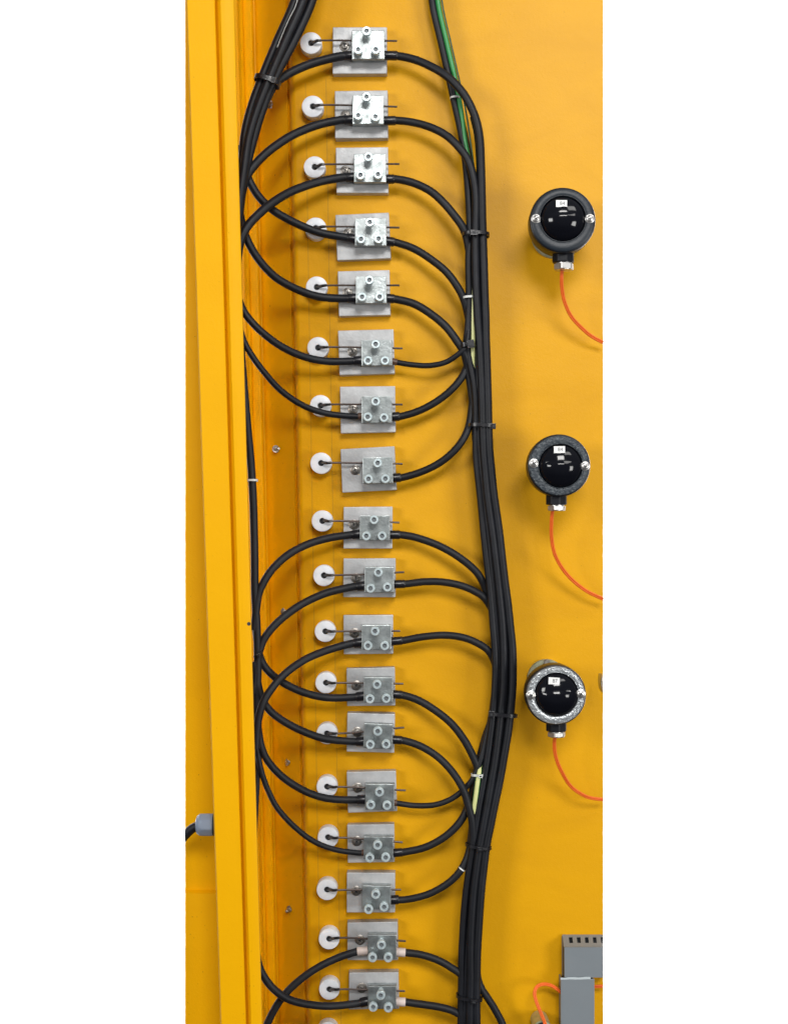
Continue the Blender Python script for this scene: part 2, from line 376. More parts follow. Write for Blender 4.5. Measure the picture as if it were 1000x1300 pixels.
# a nineteenth plate and standoff start at the bottom edge
a = at(416, 1311, ZS); base = Vector((a.x, 0, a.z)); h = ZS*.001
st = thing('standoff', base, 'white round nylon standoff cut off by the bottom edge, lowest in the left column', 'standoff', 'white nylon standoffs down the panel')
obj('spacer_body', *lathe([(.013, 0), (.013, h-.0008), (.0121, h), (.0042, h), (.0037, h-.01)], base, AX, 40), m_nylon, st, True)

# ------------------------------------------------------------------ cables
def cable(pts, r, z0, z1, label, mat_=None, sleeve=None, zs=None, name='black_cable', cat='cable', group='black cables looping between clamps and bundles', sub=5):
    """pts in photo pixels; heights run from z0 at the first point to z1 at the last, or zs gives each"""
    n = len(pts); W = []
    L = [0]
    for i in range(1, n): L.append(L[-1]+math.dist(pts[i], pts[i-1]))
    rj = random.Random(len(label)*7+n)
    for i, p in enumerate(pts):
        if name == 'black_cable' and 1 < i < n-1: p = (p[0]+rj.uniform(-.35, .35), p[1]+rj.uniform(-.35, .35))
        t = L[i]/L[-1]; t = min(1, t*1.25); t = t*t*(3-2*t)
        z = zs[i] if zs else z0+(z1-z0)*t
        W.append(at(p[0], p[1], z))
    o = tag(obj(name, *tube(W, r*(.00104 if r > 2 else .001), 12, sub), mat_ or m_rubber, smooth=True, origin=W[0]), label, cat, group)
    if sleeve:
        ln, sr, sm = sleeve
        d = (W[1]-W[0]).normalized()
        s0 = W[0]-d*.004; s1 = W[0]+d*ln*.001
        V, F = lathe([(sr*.001*.95, 0), (sr*.001, .001), (sr*.001, (s1-s0).length-.001), (sr*.00093, (s1-s0).length)], s0, d, 20)
        obj('sleeve', V, F, sm, o, True)
    return o

SB = (10, 5.9, m_shrink); ss = (9, 5.4, m_shrink)
HID = lambda x, y, dy: [(x-4, y+dy*.5), (x-6, y+dy)]
LEFT = {
 1: ([(447,70.7),(436,71),(415,75),(390,83),(366,94),(350,106),(337,128),(323,160),(314,200),(307,245),(302,290)], 5.3, SB, 'leaving the topmost clamp and curving down into the upper left bundle'),
 2: ([(447,152),(432,152.5),(402,159),(371,172),(345,189),(326,207),(313,225),(306,250),(302,290)], 5.2, SB, 'curving left from the second clamp down behind the frame'),
 3: ([(449,225),(434,225.5),(403,231),(371,243),(345,258),(325,275),(312,291),(304,312),(300,350)], 5.2, SB, 'curving left from the third clamp over the one from the fourth clamp'),
 4: ([(451,303.5),(436,301),(405,295),(375,283),(348,268),(330,251),(318,232),(311,212),(306,185)], 4.9, SB, 'rising left from the fourth clamp across the fourth standoff'),
 5: ([(451,378.5),(436,379),(405,376.5),(376,367),(349,351),(328,329),(315,307),(307,283),(301,250)], 4.9, SB, 'rising left from the fifth clamp behind the frame'),
 6: ([(459,457.5),(445,458.5),(415,458.5),(386,453),(358,440),(334,423),(317,406),(307,390),(300,370)], 4.6, SB, 'rising left from the sixth clamp behind the frame'),
 7: ([(459,528.3),(449,528.6),(415,525),(385,515),(357,496),(335,472),(319,450),(309,430),(302,405)], 3.8, (4.5,4.3,m_brown), 'thin, rising left from the seventh clamp with a brown end'),
 9: ([(457,678),(445,679),(418,683),(390,691.5),(365,705),(346,723),(334,741),(327,760),(323,800)], 4.7, SB, 'curving left from the ninth clamp down to the frame edge'),
 10: ([(463,743.5),(448,745),(414,753),(382,768),(356,787),(339,806),(331,822),(326,845),(323,880)], 4.7, SB, 'curving left from the tenth clamp down to the frame edge'),
 11: ([(459,815.5),(446,817),(415,825.5),(386,838),(361,856),(344,875),(334,893),(328,915),(325,950)], 4.7, SB, 'curving left from the eleventh clamp over the one from the twelfth'),
 12: ([(462,883.5),(450,885),(416,885.5),(385,879),(358,866),(340,851),(331,836),(327,815),(324,790)], 4.6, SB, 'rising left from the twelfth clamp under the one from the eleventh'),
 13: ([(462,941.3),(450,941.5),(415,938),(388,930),(362,917),(343,902),(332,886),(327,865),(323,840)], 4.6, SB, 'rising left from the thirteenth clamp across the thirteenth standoff'),
 14: ([(463.5,1015),(450,1015.5),(418,1014),(390,1006),(362,989),(343,970),(333,952),(328,930),(325,900)], 4.5, SB, 'rising left from the fourteenth clamp under its standoff'),
 15: ([(462,1082.5),(452,1082.5),(425,1078.5),(398,1068),(374,1050),(353,1027),(340,1003),(332,980),(327,955),(323,930)], 3.4, (3,3.9,m_brown), 'thin, rising left from the fifteenth clamp in a deep arc'),
 17: ([(465,1206),(453,1208),(430,1216),(405,1227.5),(382,1243),(362,1262),(347,1284),(336,1310),(330,1345)], 4.6, (0,0,None), 'running down left from the white sleeve of the seventeenth clamp'),
 18: ([(467,1271),(453,1274),(420,1277),(390,1275),(365,1268),(347,1255),(336,1241),(329,1226),(324,1200)], 4.6, SB, 'rising left from the lowest clamp and crossing in front of another'),
}
for k, (pts, r, sl, txt) in LEFT.items():
    over = k in (3, 11, 18); 
    z1 = 74 if over else 56
    if k in (12, 4): z1 = 50
    if k == 17: z1 = 46
    c = cable(pts, r, 25.5, z1, ('black cable ' if len(txt.split()) > 12 else 'black rubber cable ')+txt, m_rubber if k < 9 else m_rubber2, sl if sl[2] else None)
    if k == 17:
        a = at(467, 1206.5, 25.5); b = at(453.5, 1208, 25.5); d = b-a
        obj('sleeve', *lathe([(.0051, 0), (.0054, .0006), (.0054, d.length-.0006), (.0050, d.length)], a, d, 24), m_sleeve, c, True)

# right bundle envelope
ENV = [(200,580,613),(240,588,615),(290,590,617),(380,591,620),(440,597,622),(480,597,623),(540,598,624.5),(600,601,627),(640,606,633),(700,612,641),(760,618.5,648),
       (800,622.5,652.5),(830,624,656.5),(860,625.5,656.5),(905,622,653),(950,616.5,646.5),(980,611.5,641),(1030,602,631),(1075,596,620.5),(1120,588,616),(1180,582,611.5),
       (1240,581.5,609),(1265,581,608.5),(1300,580,610),(1440,578,612)]
def env0(y):
    for a, b in zip(ENV, ENV[1:]):
        if a[0] <= y <= b[0]:
            t = (y-a[0])/(b[0]-a[0]); return a[1]+(b[1]-a[1])*t, a[2]+(b[2]-a[2])*t
    return ENV[-1][1:]
def env(y):
    q = [env0(max(200, min(1439, y+d))) for d in (-36, -18, 0, 18, 36)]
    return sum(a[0] for a in q)/5, sum(a[1] for a in q)/5
def strand(t, r, y0, y1, ph=0, amp=.05):
    P = []; y = y0
    while y <= y1:
        L_, R_ = env(y); tt = t if t in (0, 1) else t+amp*(math.sin(y/95+ph)+.6*math.sin(y/41+2*ph))
        P.append((L_+r+(R_-L_-2*r)*tt, y)); y += 28
    return P
GB = 'long black cables bundled at the right of the clamps'
def long_cable(pre, t, r, y0, z, label, ph=0, zp=None, mat_=None, y1=1430, amp=.05):
    st_ = strand(t, r, y0, y1, ph, amp); pts = pre+st_
    zs = (zp or [z]*len(pre))+[z+2*math.sin(p[1]/120+ph) for p in st_]
    return cable(pts, r, 0, 0, label, mat_, None, zs, group=GB, sub=4)

# cable from the topmost clamp forms the right edge of the bundle
c = cable([(488,70.5),(502,70.7),(525,75.5),(546,84),(566,96),(582,111),(593,127),(603,150),(608.5,176),(610,210),(611,240)]+strand(1, 4.8, 290, 1430), 5, 0, 0,
      'long black cable from the topmost clamp forming the right edge of the bundle', None, (16,5.9,m_shrink), [25.5,25.5,28,32,37,40,41,42,42,41,40]+[38]*len(strand(1, 4.8, 290, 1430)), group=GB, sub=4)
c = cable([(487,153.5),(502,153),(524,155),(545,161),(565,171.5),(581,185),(593,202),(600,222),(603.5,250)]+strand(.52, 4.8, 290, 1430, 1), 4.8, 0, 0,
      'long black cable from the second clamp running down the middle of the bundle', None, (15,5.8,m_shrink), [25.5,25.5,27,30,33,36,38,39,39]+[39]*len(strand(.52, 4.8, 290, 1430, 1)), group=GB, sub=4)
long_cable([(545.5,-60),(548,0),(559.5,54),(570,100),(577.5,135),(584,165),(590.5,205),(594.5,250),(596,290),(594.5,330),(595.5,378),(594,415),(592,438),(596.5,462),(602,490),(604,525)], 0, 4.4, 570, 34,
           'long black cable entering at the top beside the green wire, left edge of the bundle', zp=[20,20,20,20,20,22,24,28,30,32,32,32,32,32,33,33], y1=1430)
long_cable([(549,-60),(552,0),(563,54),(573,98),(581,135),(590,175),(597,215),(602,260),(603,300),(604,350),(606,410),(607,470)], .27, 4.4, 540, 32,
           'long black cable entering at the top behind the green wire', 2, zp=[14,14,14,14,15,18,22,26,28,30,31,32])
long_cable([(601,148),(606.5,172),(609.5,210),(609.5,250)], .78, 4.8, 290, 31, 'long black cable between the middle and the right edge of the bundle', 3.1, zp=[33,32,31,31])
long_cable([(604,280),(608,350),(611,420)], .62, 4.2, 450, 22, 'long black cable buried at the back of the bundle', .5, zp=[22,22,22])
long_cable([], .15, 4.4, 640, 22, 'black cable at the back left of the lower bundle', .9, amp=.03)
long_cable([], .9, 4.4, 620, 23, 'black cable at the back right of the lower bundle', 4, amp=.03)

RIGHT = {
 3: ([(490,227.5),(503,227.5),(524,232),(545,242),(562,256),(577,274),(588,291),(594,310),(598,345),(600,390),(603,430)], 4.9, SB, [25.5,25.5,27,29,31,33,33,31,27,24,22], 'leaving the third clamp and arching down to the bundle'),
 4: ([(490.5,306),(503,308),(525,316),(547,329),(566,345),(580,363),(589,381),(594,400),(599,430),(604,470)], 4.7, SB, [25.5,25.5,27,29,31,32,31,28,24,22], 'leaving the fourth clamp and arching down to the white tie'),
 5: ([(490.5,378.5),(503,380),(525,386),(547,398.5),(566,415),(580,433),(589,448),(594,468),(600,510),(604,560)], 4.9, SB, [25.5,25.5,27,29,31,33,33,28,24,22], 'leaving the fifth clamp and arching down to the black knot'),
 6: ([(498,458.8),(506,460.5),(525,463.5),(545,464),(565,460),(580,451),(590,440),(594,424),(596,395),(599,360)], 3.4, (6,4.2,m_brown), [25.5,25.5,27,29,32,35,36,34,28,23], 'thin, sagging from the sixth clamp and rising into the knot'),
 7: ([(497,529.3),(510,528.3),(533,521),(555,509),(573,495),(586,479),(594,461),(599,440),(604,400)], 4.5, SB, [25.5,25.5,27,28,29,28,26,23,20], 'rising right from the seventh clamp into the bundle'),
 8: ([(498.5,607),(511,606),(532,600),(555,589.5),(573,576),(586,560),(594,543),(598,520),(602,480)], 4.5, SB, [25.5,25.5,27,29,31,31,28,24,20], 'rising right from the eighth clamp to the bundle tie'),
 9: ([(494.5,679),(509,679),(530,683),(555,692),(577,703.5),(594,716),(607,730),(617,750),(629,790),(636,830),(640,870)], 4.6, (13,5.6,m_shrink), [25.5,25.5,27,29,31,31,29,24,19,17,17], 'leaving the ninth clamp and arching down to the bundle'),
 10: ([(500,741.8),(515,741.3),(538,738.6),(560,738.8),(583,743),(603,751),(617,762),(628,785),(635,820),(639,860)], 4.5, (14,5.4,m_shrink), [25.5,25.5,27,29,31,31,28,23,19,17], 'running flat from the tenth clamp and bending down into the bundle'),
 11: ([(496.5,814.5),(512,813),(535,809),(563,806.5),(588,809.5),(608,817.5),(622,829),(630,850),(632,880)], 4.5, (14,5.4,m_shrink), [25.5,25.5,27,29,31,31,28,24,21], 'humping gently from the eleventh clamp into the bundle'),
 12: ([(498.5,881.3),(511,882.5),(531,889.5),(554,903),(573,919),(588,938),(599,957),(606,977),(605,995),(602,1013),(601,1040),(602,1080)], 4.7, (12,5.5,m_shrink), [25.5,25.5,27,29,31,33,33,33,32,28,24,21], 'sweeping from the twelfth clamp in a wide arc to the white tie'),
 13: ([(498.3,939),(511,940),(532,946.5),(554,959.5),(573,978),(587,1001),(594.5,1024),(599,1045),(599.5,1075),(594,1115),(590,1160)], 4.6, (12,5.5,m_shrink), [25.5,25.5,28,31,35,38,38,37,34,27,21], 'sweeping from the thirteenth clamp into the bundle'),
 14: ([(500.5,1019),(509,1020.5),(528,1022.8),(552,1021.5),(574,1013.5),(592,999),(603,984),(611,962),(617,938),(623,908),(628,870)], 3.5, (3,4,m_brown), [25.5,25.5,27,28,29,31,34,34,32,30,22], 'thin, dipping from the fourteenth clamp and climbing into the bundle'),
 15: ([(499,1083),(512,1081.8),(538,1076),(560,1065.5),(578,1050),(590,1033),(598,1010),(606,975),(618,930),(632,895),(636,860)], 4.6, (12,5.5,m_shrink), [25.5,25.5,27,28,28,26,24,22,18,17,17], 'rising right from the fifteenth clamp into the bundle'),
 16: ([(496,1142.3),(515,1142),(540,1136.5),(562,1126),(578,1113),(588,1099.5),(595,1080),(599,1050),(602,1020)], 4.4, SB, [25.5,25.5,27,28,30,31,28,24,20], 'rising right from the sixteenth clamp with a thin white ring near the bundle'),
 17: ([(503,1208.5),(514,1209.3),(535,1212.5),(556,1219.5),(573,1229),(585,1238),(593,1252),(597,1290),(598,1340)], 4.6, (0,0,None), [25.5,25.5,27,29,31,31,28,24,20], 'leaving the white right sleeve of the seventeenth clamp and bending into the bundle'),
 18: ([(503,1271.5),(514,1272.2),(538,1275.5),(560,1279),(578,1285),(590,1296),(595,1330),(596,1370)], 4.6, (0,0,None), [25.5,25.5,27,29,30,30,24,20], 'leaving the white right sleeve of the lowest clamp'),
}
for k, (pts, r, sl, zs, txt) in RIGHT.items():
    c = cable(pts, r, 0, 0, ('black cable ' if len(txt.split()) > 12 else 'black rubber cable ')+txt, m_rubber if k < 9 else m_rubber2, sl if sl[2] else None, zs)
    if k in (17, 18):
        a = at(pts[0][0]-1, pts[0][1], 25.5); b = at(pts[1][0]+.5, pts[1][1], 25.5); d = b-a
        obj('sleeve', *lathe([(.0051, 0), (.0054, .0006), (.0054, d.length-.0006), (.0050, d.length)], a, d, 24), m_sleeve, c, True)
    if k == 16:
        a = at(586, 1103, 31); d = (at(588.5, 1099, 31)-at(583, 1106, 31)).normalized()
        obj('ring_mark', *lathe([(.0048, -.0008), (.0048, .0008)], a, d, 20), m_label, c, True)
cable([(604,1215),(606,1240),(611,1255),(619,1267),(629,1284),(640,1306),(652,1345)], 4.5, 0, 0, 'black cable branching off the bundle to the lower right', m_rubber2, None, [20,24,28,30,30,30,30], group=GB)

# upper left bundle
GL = 'black cables in the upper left bundle'
for j, (pts, r, z, txt) in enumerate([
   ([(390,-60),(374.5,0),(352,52),(332.5,100),(318,140),(310.5,175),(307.5,210),(302,260),(300,330)], 5.2, 60, 'left edge strand of the upper left bundle passing the black tie'),
   ([(402,-60),(385,0),(362,52),(341,101),(326,140),(316,175),(310,212),(304,260),(301,330)], 5.3, 66, 'front middle strand of the upper left bundle'),
   ([(412,-60),(396.5,0),(374,50),(349,98),(333,140),(322,175),(313.5,210),(306,250),(301,300)], 5.4, 58, 'right edge strand of the upper left bundle'),
   ([(396,-60),(380,0),(358,50),(337,98),(322,140),(313,175),(308,212),(303,260),(300,330)], 4.6, 54, 'rear strand hidden in the upper left bundle')]):
    cable(pts, r, z, z, 'black cable, '+txt, m_rubber, None, [z]*len(pts), group=GL)
# pale thread between the strands
cable([(385,-40),(377,2),(368,22),(360,40),(352,60)], .5, 0, 0, 'thin pale thread lying in the groove of the upper left bundle', m_white, None, [67,67,67,66,66], name='pale_thread', cat='thread', group=None)
# cables running down behind the frame edge
cable([(303,400),(308,470),(314,540),(318.5,590),(321.5,640),(323,700),(324,750),(326,800),(327,850),(325,900),(322,960)], 4.7, 0, 0, 'black cable showing along the frame edge between the eighth and tenth clamps', m_rubber2, None, [56]*11, group='black cables running behind the frame edge')
cable([(324,780),(326.5,830),(327,880),(327.5,930),(327,980),(324,1040),(322,1100)], 3.6, 0, 0, 'black cable at the frame edge beside the twelfth and thirteenth clamps', m_rubber2, None, [52]*7, group='black cables running behind the frame edge')

# green and yellow earth wire
gp = [(553,-60),(555.5,0),(567,54),(577.5,100),(584.8,140),(589.5,178),(598,225),(600,300),(600.3,350),(600.3,385),(600.3,430),(600,465),(603,500),(608,560)]+strand(.3, 3.3, 600, 930)[:-1]+[(612,958),(607.6,983),(603.8,1010),(601.3,1034),(604,1080),(600,1130)]
gz = [22,22,22,22,22,24,26,29,30,31,31,30,28,24]+[20]*(len(gp)-14-6)+[27,36,37,33,22,20]
g = cable(gp, 3.2, 0, 0, 'green and yellow earth wire weaving through the right bundle', m_green, None, gz, name='earth_wire', cat='wire', group=None)
def stripe(p, zs, off):
    return tube([at(x+off, y, z+2.0) for (x, y), z in zip(p, zs)], .0027, 8, 5)
obj('stripe', *stripe(gp[8:13], gz[8:13], 0), m_lime, g, True)
obj('stripe', *stripe(gp[-7:-1], gz[-7:-1], 0), m_lime, g, True)
cable([(557,-60),(560.5,0),(572,54),(582,98),(591,140),(597,180),(601,210),(604,240)], 1.1, 0, 0, 'thin dark green wire along the right side of the earth wire', mat("dark_green_sheath", (.008, .06, .02), .4), None, [25]*8, name='thin_wire', cat='wire', group=None)

# cable ties
def tie(px, py, w_, z, depth, tilt, label, mat_=None, hgt=3.6, head=None, th=1.1):
    c = at(px, py, z); t = thing('cable_tie', c, label, 'cable tie', 'cable ties on the bundles')
    m = mat_ or m_shrink; a = w_/2*.001; b = depth*.001; V = []; F = []; N = 40
    def se(q, ex):   # superellipse
        cs, sn = math.cos(q), math.sin(q)
        return math.copysign(abs(cs)**.75, cs)*(a+ex), math.copysign(abs(sn)**.75, sn)*(b+ex)
    ct, sn_ = math.cos(tilt), math.sin(tilt)
    for k in range(N):
        q = 2*math.pi*k/N
        for ex, hh in ((0, -1), (0, 1), (th*.001, 1), (th*.001, -1)):
            x, y = se(q, ex); zz = hh*hgt/2*.001 - abs(y)*.06*(1 if y < 0 else -1)
            V.append(c+Vector((x*ct+zz*sn_, -y, -x*sn_+zz*ct)))
    for k in range(N):
        k2 = (k+1) % N
        for e in range(4):
            e2 = (e+1) % 4
            F.append((k*4+e, k2*4+e, k2*4+e2, k*4+e2))
    obj('band', V, F, m, t, True)
    if head:
        hx, hw, hh = head
        hc = c+Vector((hx*.001*ct, -(depth*.001*(1 if abs(hx) < w_*.4 else .55)+.0015), -hx*.001*sn_))
        hd = obj('head', *bbox(hc, (hw*.001, .0045, hh*.001), tilt, .0005), m, t)
        obj('slot_shade', *bbox(hc+Vector((0, -.0023, 0)), (hw*.0005, .0006, hh*.0004), tilt, 0), m_dark, hd)  # dark block painting the shade of the tie's slot
    return t
tie(339.5,103.5,31,60,13,math.radians(18),'black cable tie around the upper left bundle beside the topmost standoff', hgt=5.5, head=(9,6,8))
tie(603.7,298.5,32,33,14,math.radians(1),'black cable tie across the right bundle level with the fourth clamp', hgt=4, head=(-3,9,7))
tie(595,378,15,31,8,math.radians(-4),'short white cable tie on the left strands level with the fifth clamp', m_white, 2.6, th=.8)
t = tie(592.5,438.5,14,33,9,math.radians(-8),'chunky black cable tie knot where two loops meet the bundle', hgt=5, head=(4,9,10), th=1.8)
tie(611,541,31,33,14,math.radians(3),'black cable tie with its head on the right, level with the seventh clamp', hgt=4.2, head=(13.5,7,7))
tie(638,907,34,33,14,math.radians(6),'black cable tie on the bundle left of the lowest gauge housing', hgt=4.2, head=(-15,7,8))
tie(606,983.5,15,33,8,math.radians(0),'short white cable tie where the wide arc meets the bundle', m_white, 2.8, head=(3,5,4), th=.8)
tie(607,1074,31,33,14,math.radians(8),'black cable tie on the bundle level with the fifteenth clamp', hgt=3.6, head=(1,8,5))
tie(595.3,1265.5,31,33,14,math.radians(8),'black cable tie on the bundle beside the lowest clamp', hgt=3.6, head=(5,8,5))
tie(577,125,11,22,7,math.radians(-4),'thin grey tie on the strands entering at the top right', m_white, 2.2, th=.7)
tie(320.5,610,12,56,7,math.radians(0),'white cable tie at the frame edge near the eighth clamp', m_white, 2.6, th=.8)
tie(328,831,11,58,7,math.radians(-30),'small black cable tie at the frame edge near the eleventh clamp', hgt=2.4, head=(1,4,3))

# ------------------------------------------------------------------ gauge housings
def text_mesh(s, size, org, mat_, parent):
    cu = bpy.data.curves.new('text', 'FONT'); cu.body = s; cu.size = size; cu.align_x = 'CENTER'; cu.align_y = 'CENTER'
    o = bpy.data.objects.new('text', cu); COL.objects.link(o)
    dg = bpy.context.evaluated_depsgraph_get(); me = bpy.data.meshes.new_from_object(o.evaluated_get(dg))
    bpy.data.objects.remove(o)
    V = [Vector((v.co.x, 0, v.co.y))+org for v in me.vertices]; F = [tuple(p.vertices) for p in me.polygons]
    return obj('lettering', V, F, mat_, parent)

def gauge(cx, cy, R, dx, dy, Rd, ringm, back, scr, lab, txt, neck, nut, label, zf=86, clip=False):
    """cx,cy,R front ring; dx,dy,Rd dome; back=(x,y,r) wall flange; neck/nut pixel boxes"""
    s = (D*1000-zf)/(D*1000); Rw = R*.001*s
    f = at(cx, cy, zf); b0 = at(back[0], back[1], 0)
    g = thing('gauge_housing', b0, label, 'gauge', 'round black gauge housings on the panel')
    # wall flange, leaning stem and housing
    obj('wall_flange', *lathe([(back[2]*.001, .0002), (back[2]*.001, .004), (back[2]*.00096, .005), (.005, .005)], b0, AX, 48), m_cream, g, True)
    if back[3]:
        for q in (0, 2.1, 4.2):
            p = b0+Vector((math.sin(q)*(back[2]-4)*.001, -.005, math.cos(q)*(back[2]-4)*.001))
            obj('flange_screw', *lathe([(.0042, 0), (.0042, .003), (.003, .004)], p, AX, 16), m_steel, g, True)
    hb = f+Vector((0, .034*1, 0)); hb0 = Vector((b0.x, -.004, b0.z))
    V = []; F = []; N = 40
    secs = [(hb0, .019), (hb0.lerp(hb, .45), .021), (hb0.lerp(hb, .8), .026), (hb, Rw*.80)]
    for c_, r_ in secs:
        for k in range(N):
            q = 2*math.pi*k/N; V.append(c_+Vector((r_*math.cos(q), 0, r_*math.sin(q))))
    for i in range(3):
        for k in range(N):
            k2 = (k+1) % N; F.append((i*N+k, (i+1)*N+k, (i+1)*N+k2, i*N+k2))
    obj('stem', V, F, m_bake, g, True)
    hd = .036
    obj('housing', *lathe([(Rw*.78, -hd), (Rw*.93, -hd), (Rw*.985, -hd+.004), (Rw*1.0, -.012), (Rw*1.0, -.0025), (Rw*.985, -.0008), (Rw*.94, 0), (Rw*.90, -.0004)], f, AX, 72, closed_end=False), m_bake, g, True)
    rd = Rd*.001*s; o_ = at(dx, dy, zf)
    # cover ring
    V, F = lathe([(Rw*.955, -.001), (Rw*.955, .0008), (Rw*.93, .0017), (Rw*.83, .0020)], f, AX, 72, False, False)
    V2, F2 = lathe([(rd*1.06, .0020), (rd*1.015, .0012), (rd*.985, -.003)], o_, AX, 72, False, False)
    n = len(V); F = F+[tuple(i+n for i in q) for q in F2]; V = V+V2
    for k in range(72):
        k2 = (k+1) % 72; F.append((3*72+k, 3*72+k2, n+k2, n+k))
    obj('cover_ring', V, F, ringm, g, True)
    obj('ring_bead', *lathe([(rd*1.055, .0019), (rd*1.04, .0030), (rd*1.02, .0030), (rd*1.005, .0014)], o_, AX, 72, False, False), ringm, g, True)
    # domed glass with a ridge across the middle, like the moulded lens
    prof = [(rd, -.0015)]+[(rd*math.cos(q*math.pi/2/12), -.0015+.0140*math.sin(q*math.pi/2/12)) for q in range(1, 12)]+[(.0004, .0125)]
    dome = obj('glass_dome', *lathe(prof, o_, AX, 64), m_dome, g, True)
    # moulded visor under the glass: raised lower lens
    lx, ly = dx, dy+2
    V = []; F = []; NN = 44; MM = 8
    for j in range(MM+1):
        q = j/MM
        for k in range(NN):
            t_ = 2*math.pi*k/NN
            x = rd*.86*math.cos(t_)*(1-q*.98); z_ = (rd*.60*math.sin(t_) if math.sin(t_) < 0 else rd*.30*math.sin(t_)**.6)*(1-q*.98)-rd*.08
            rr2 = (x*x+z_*z_)/(rd*rd)
            V.append(o_+Vector((x, -(-.0015+.0140*math.sqrt(max(0, 1-rr2)))-.0012*min(1, q*2), z_)))
    for j in range(MM):
        for k in range(NN):
            k2 = (k+1) % NN; F.append((j*NN+k, j*NN+k2, (j+1)*NN+k2, (j+1)*NN+k))
    obj('lens_face', V, F, m_dome, g, True)
    if lab:
        lc = at(lab[0], lab[1], zf+10.5); 
        lb = obj('label_tag', *bbox(lc, (.0142*s, .0006, .0088*s), math.radians(lab[2]), .0002), m_label, g)
        text_mesh(txt, .0062, lc+Vector((.001, -.0005, 0)), m_ink, lb)
    for (x, y) in scr:
        c_ = at(x, y, zf+3); c_.y = f.y-.0016
        wv = obj('ring_screw', *lathe([(.0056, 0), (.0056, .0008), (.0050, .0011), (.0043, .0012), (.0043, .0022), (.0034, .0030), (.0012, .0034)], c_, AX, 28), m_nickel, g, True)
        ca = random.uniform(0, 1.5); c2 = c_+Vector((0, -.0033, 0))
        obj('cross_shade', *merge(bbox(c2, (.0052, .0007, .0012), ca, 0), bbox(c2, (.0012, .0008, .0052), ca, 0)), m_dark, wv)  # dark bars stand in for shade in the cross slots
    if neck:
        zc = zf-20; a = at((neck[0]+neck[1])/2, neck[2]-10, zc); e = at((neck[0]+neck[1])/2, neck[3], zc)
        rn = (neck[1]-neck[0])/2*.001*s; ln = (a-e).length
        obj('neck', *lathe([(rn, 0, 8), (rn, ln-.001, 8), (rn*.93, ln, 8)], a, (0, 0, -1), 48), m_bake, g)
        e2 = at((nut[0]+nut[1])/2, nut[2], zc); e3 = at((nut[0]+nut[1])/2, nut[3], zc); rn = (nut[1]-nut[0])/2*.001*s; ln = (e2-e3).length
        obj('gland_nut', *lathe([(rn*.8, -.001), (rn*.8, .0012), (rn, .0015, 6), (rn, ln-.0015, 6), (rn*.86, ln-.0004), (rn*.5, ln)], e2, (0, 0, -1), 48), m_nickel, g)
    if clip:
        for o in list(g.children):
            if o.name.startswith(('stem', 'wall_flange')): bpy.data.objects.remove(o)
            elif o.name.startswith('housing'): o.data.materials[0] = m_rings
        xc = at(765, 0, zf+4).x
        for o in list(g.children_recursive):
            bm = bmesh.new(); bm.from_mesh(o.data)
            bmesh.ops.bisect_plane(bm, geom=bm.verts[:]+bm.edges[:]+bm.faces[:], plane_co=(xc-b0.x, 0, 0), plane_no=(1, 0, 0), clear_outer=True)
            bm.to_mesh(o.data); n_ = len(bm.verts); bm.free()
            if n_ == 0: bpy.data.objects.remove(o)
    return g

gauge(714,279.5,41.8,714,278,28.6,m_ring,(703,300,29,False),[(680,277.4),(748.4,277.4)],(712.4,258.4,0),'84',(699.8,729,318,334),(702,728.6,334,343.5),
      'round black gauge housing with dark smooth ring, highest at the right')
gauge(709.3,591,39.8,711,591.5,27.6,m_ringw,(702,602,26,False),[(677.4,588),(742.5,591.7)],(709.8,570.8,-1),'84',(691.8,720,628,641),(694,718.5,641,648.8),
      'round black gauge housing with scuffed blue grey ring, middle one at the right')
gauge(705.2,882.5,38.5,705.7,881.4,27.5,m_rings,(693,861,24.5,True),[(673.6,882.7),(736.8,881)],(703,864.5,3),'87',(692,719.5,916,928),(694,718,928,935.6),
      'round gauge housing with bare silver ring and its wall flange showing above')
gauge(801,868,38.5,801,868,27,m_rings,(790,861,22,False),[],None,'',None,None,
      'sliver of another gauge housing cut off at the right edge', zf=60, clip=True)

# ------------------------------------------------------------------ orange leads
def orange(pts, zs, label, gap=2.3, r=1.5):
    org = at(*pts[0], zs[0])
    t = thing('orange_lead', org, label, 'lead', 'thin twin orange leads')
    W = [at(x, y, z) for (x, y), z in zip(pts, zs)]
    for sgn in (-1, 1):
        Q = []
        for i, p in enumerate(W):
            d = (W[min(i+1, len(W)-1)]-W[max(i-1, 0)]).normalized(); n = Vector((-d.z, 0, d.x))
            if n.length < 1e-4: n = Vector((1, 0, 0))
            Q.append(p+n.normalized()*gap*.0005*sgn*(.85 if i else .5)+Vector((0, -.0004*sgn, 0)))
        obj('strand', *tube(Q, r*.001*.86, 10, 6), m_orange, t, True)
    return t
orange([(713.5,338),(712.5,352),(713,366),(716.5,384),(726,403.5),(743,421),(754,429),(765.3,434.8)],[64,62,56,48,38,28,22,18],'orange twin lead curving down right from the highest gauge housing')
orange([(702,644),(699.8,660),(699.8,683),(705,706.5),(720,730),(742,749),(765.3,760.6)],[64,60,52,44,34,26,20],'orange twin lead curving down right from the middle gauge housing')
orange([(705,930),(703.3,945),(705,960),(711,976.5),(723.5,997.5),(740,1009.5),(752,1013.5),(765.3,1015)],[64,60,54,48,38,30,24,20],'orange twin lead curving right from the silver ringed gauge housing')
orange([(722,1268),(711,1259),(700,1251.5),(690,1249.5),(681.5,1252.5),(678.2,1261),(681,1273),(687,1288),(692,1302),(696,1330)],[16,18,20,22,26,30,36,42,46,50],'orange twin lead looping out of the grey duct to the bottom edge', 2.2)
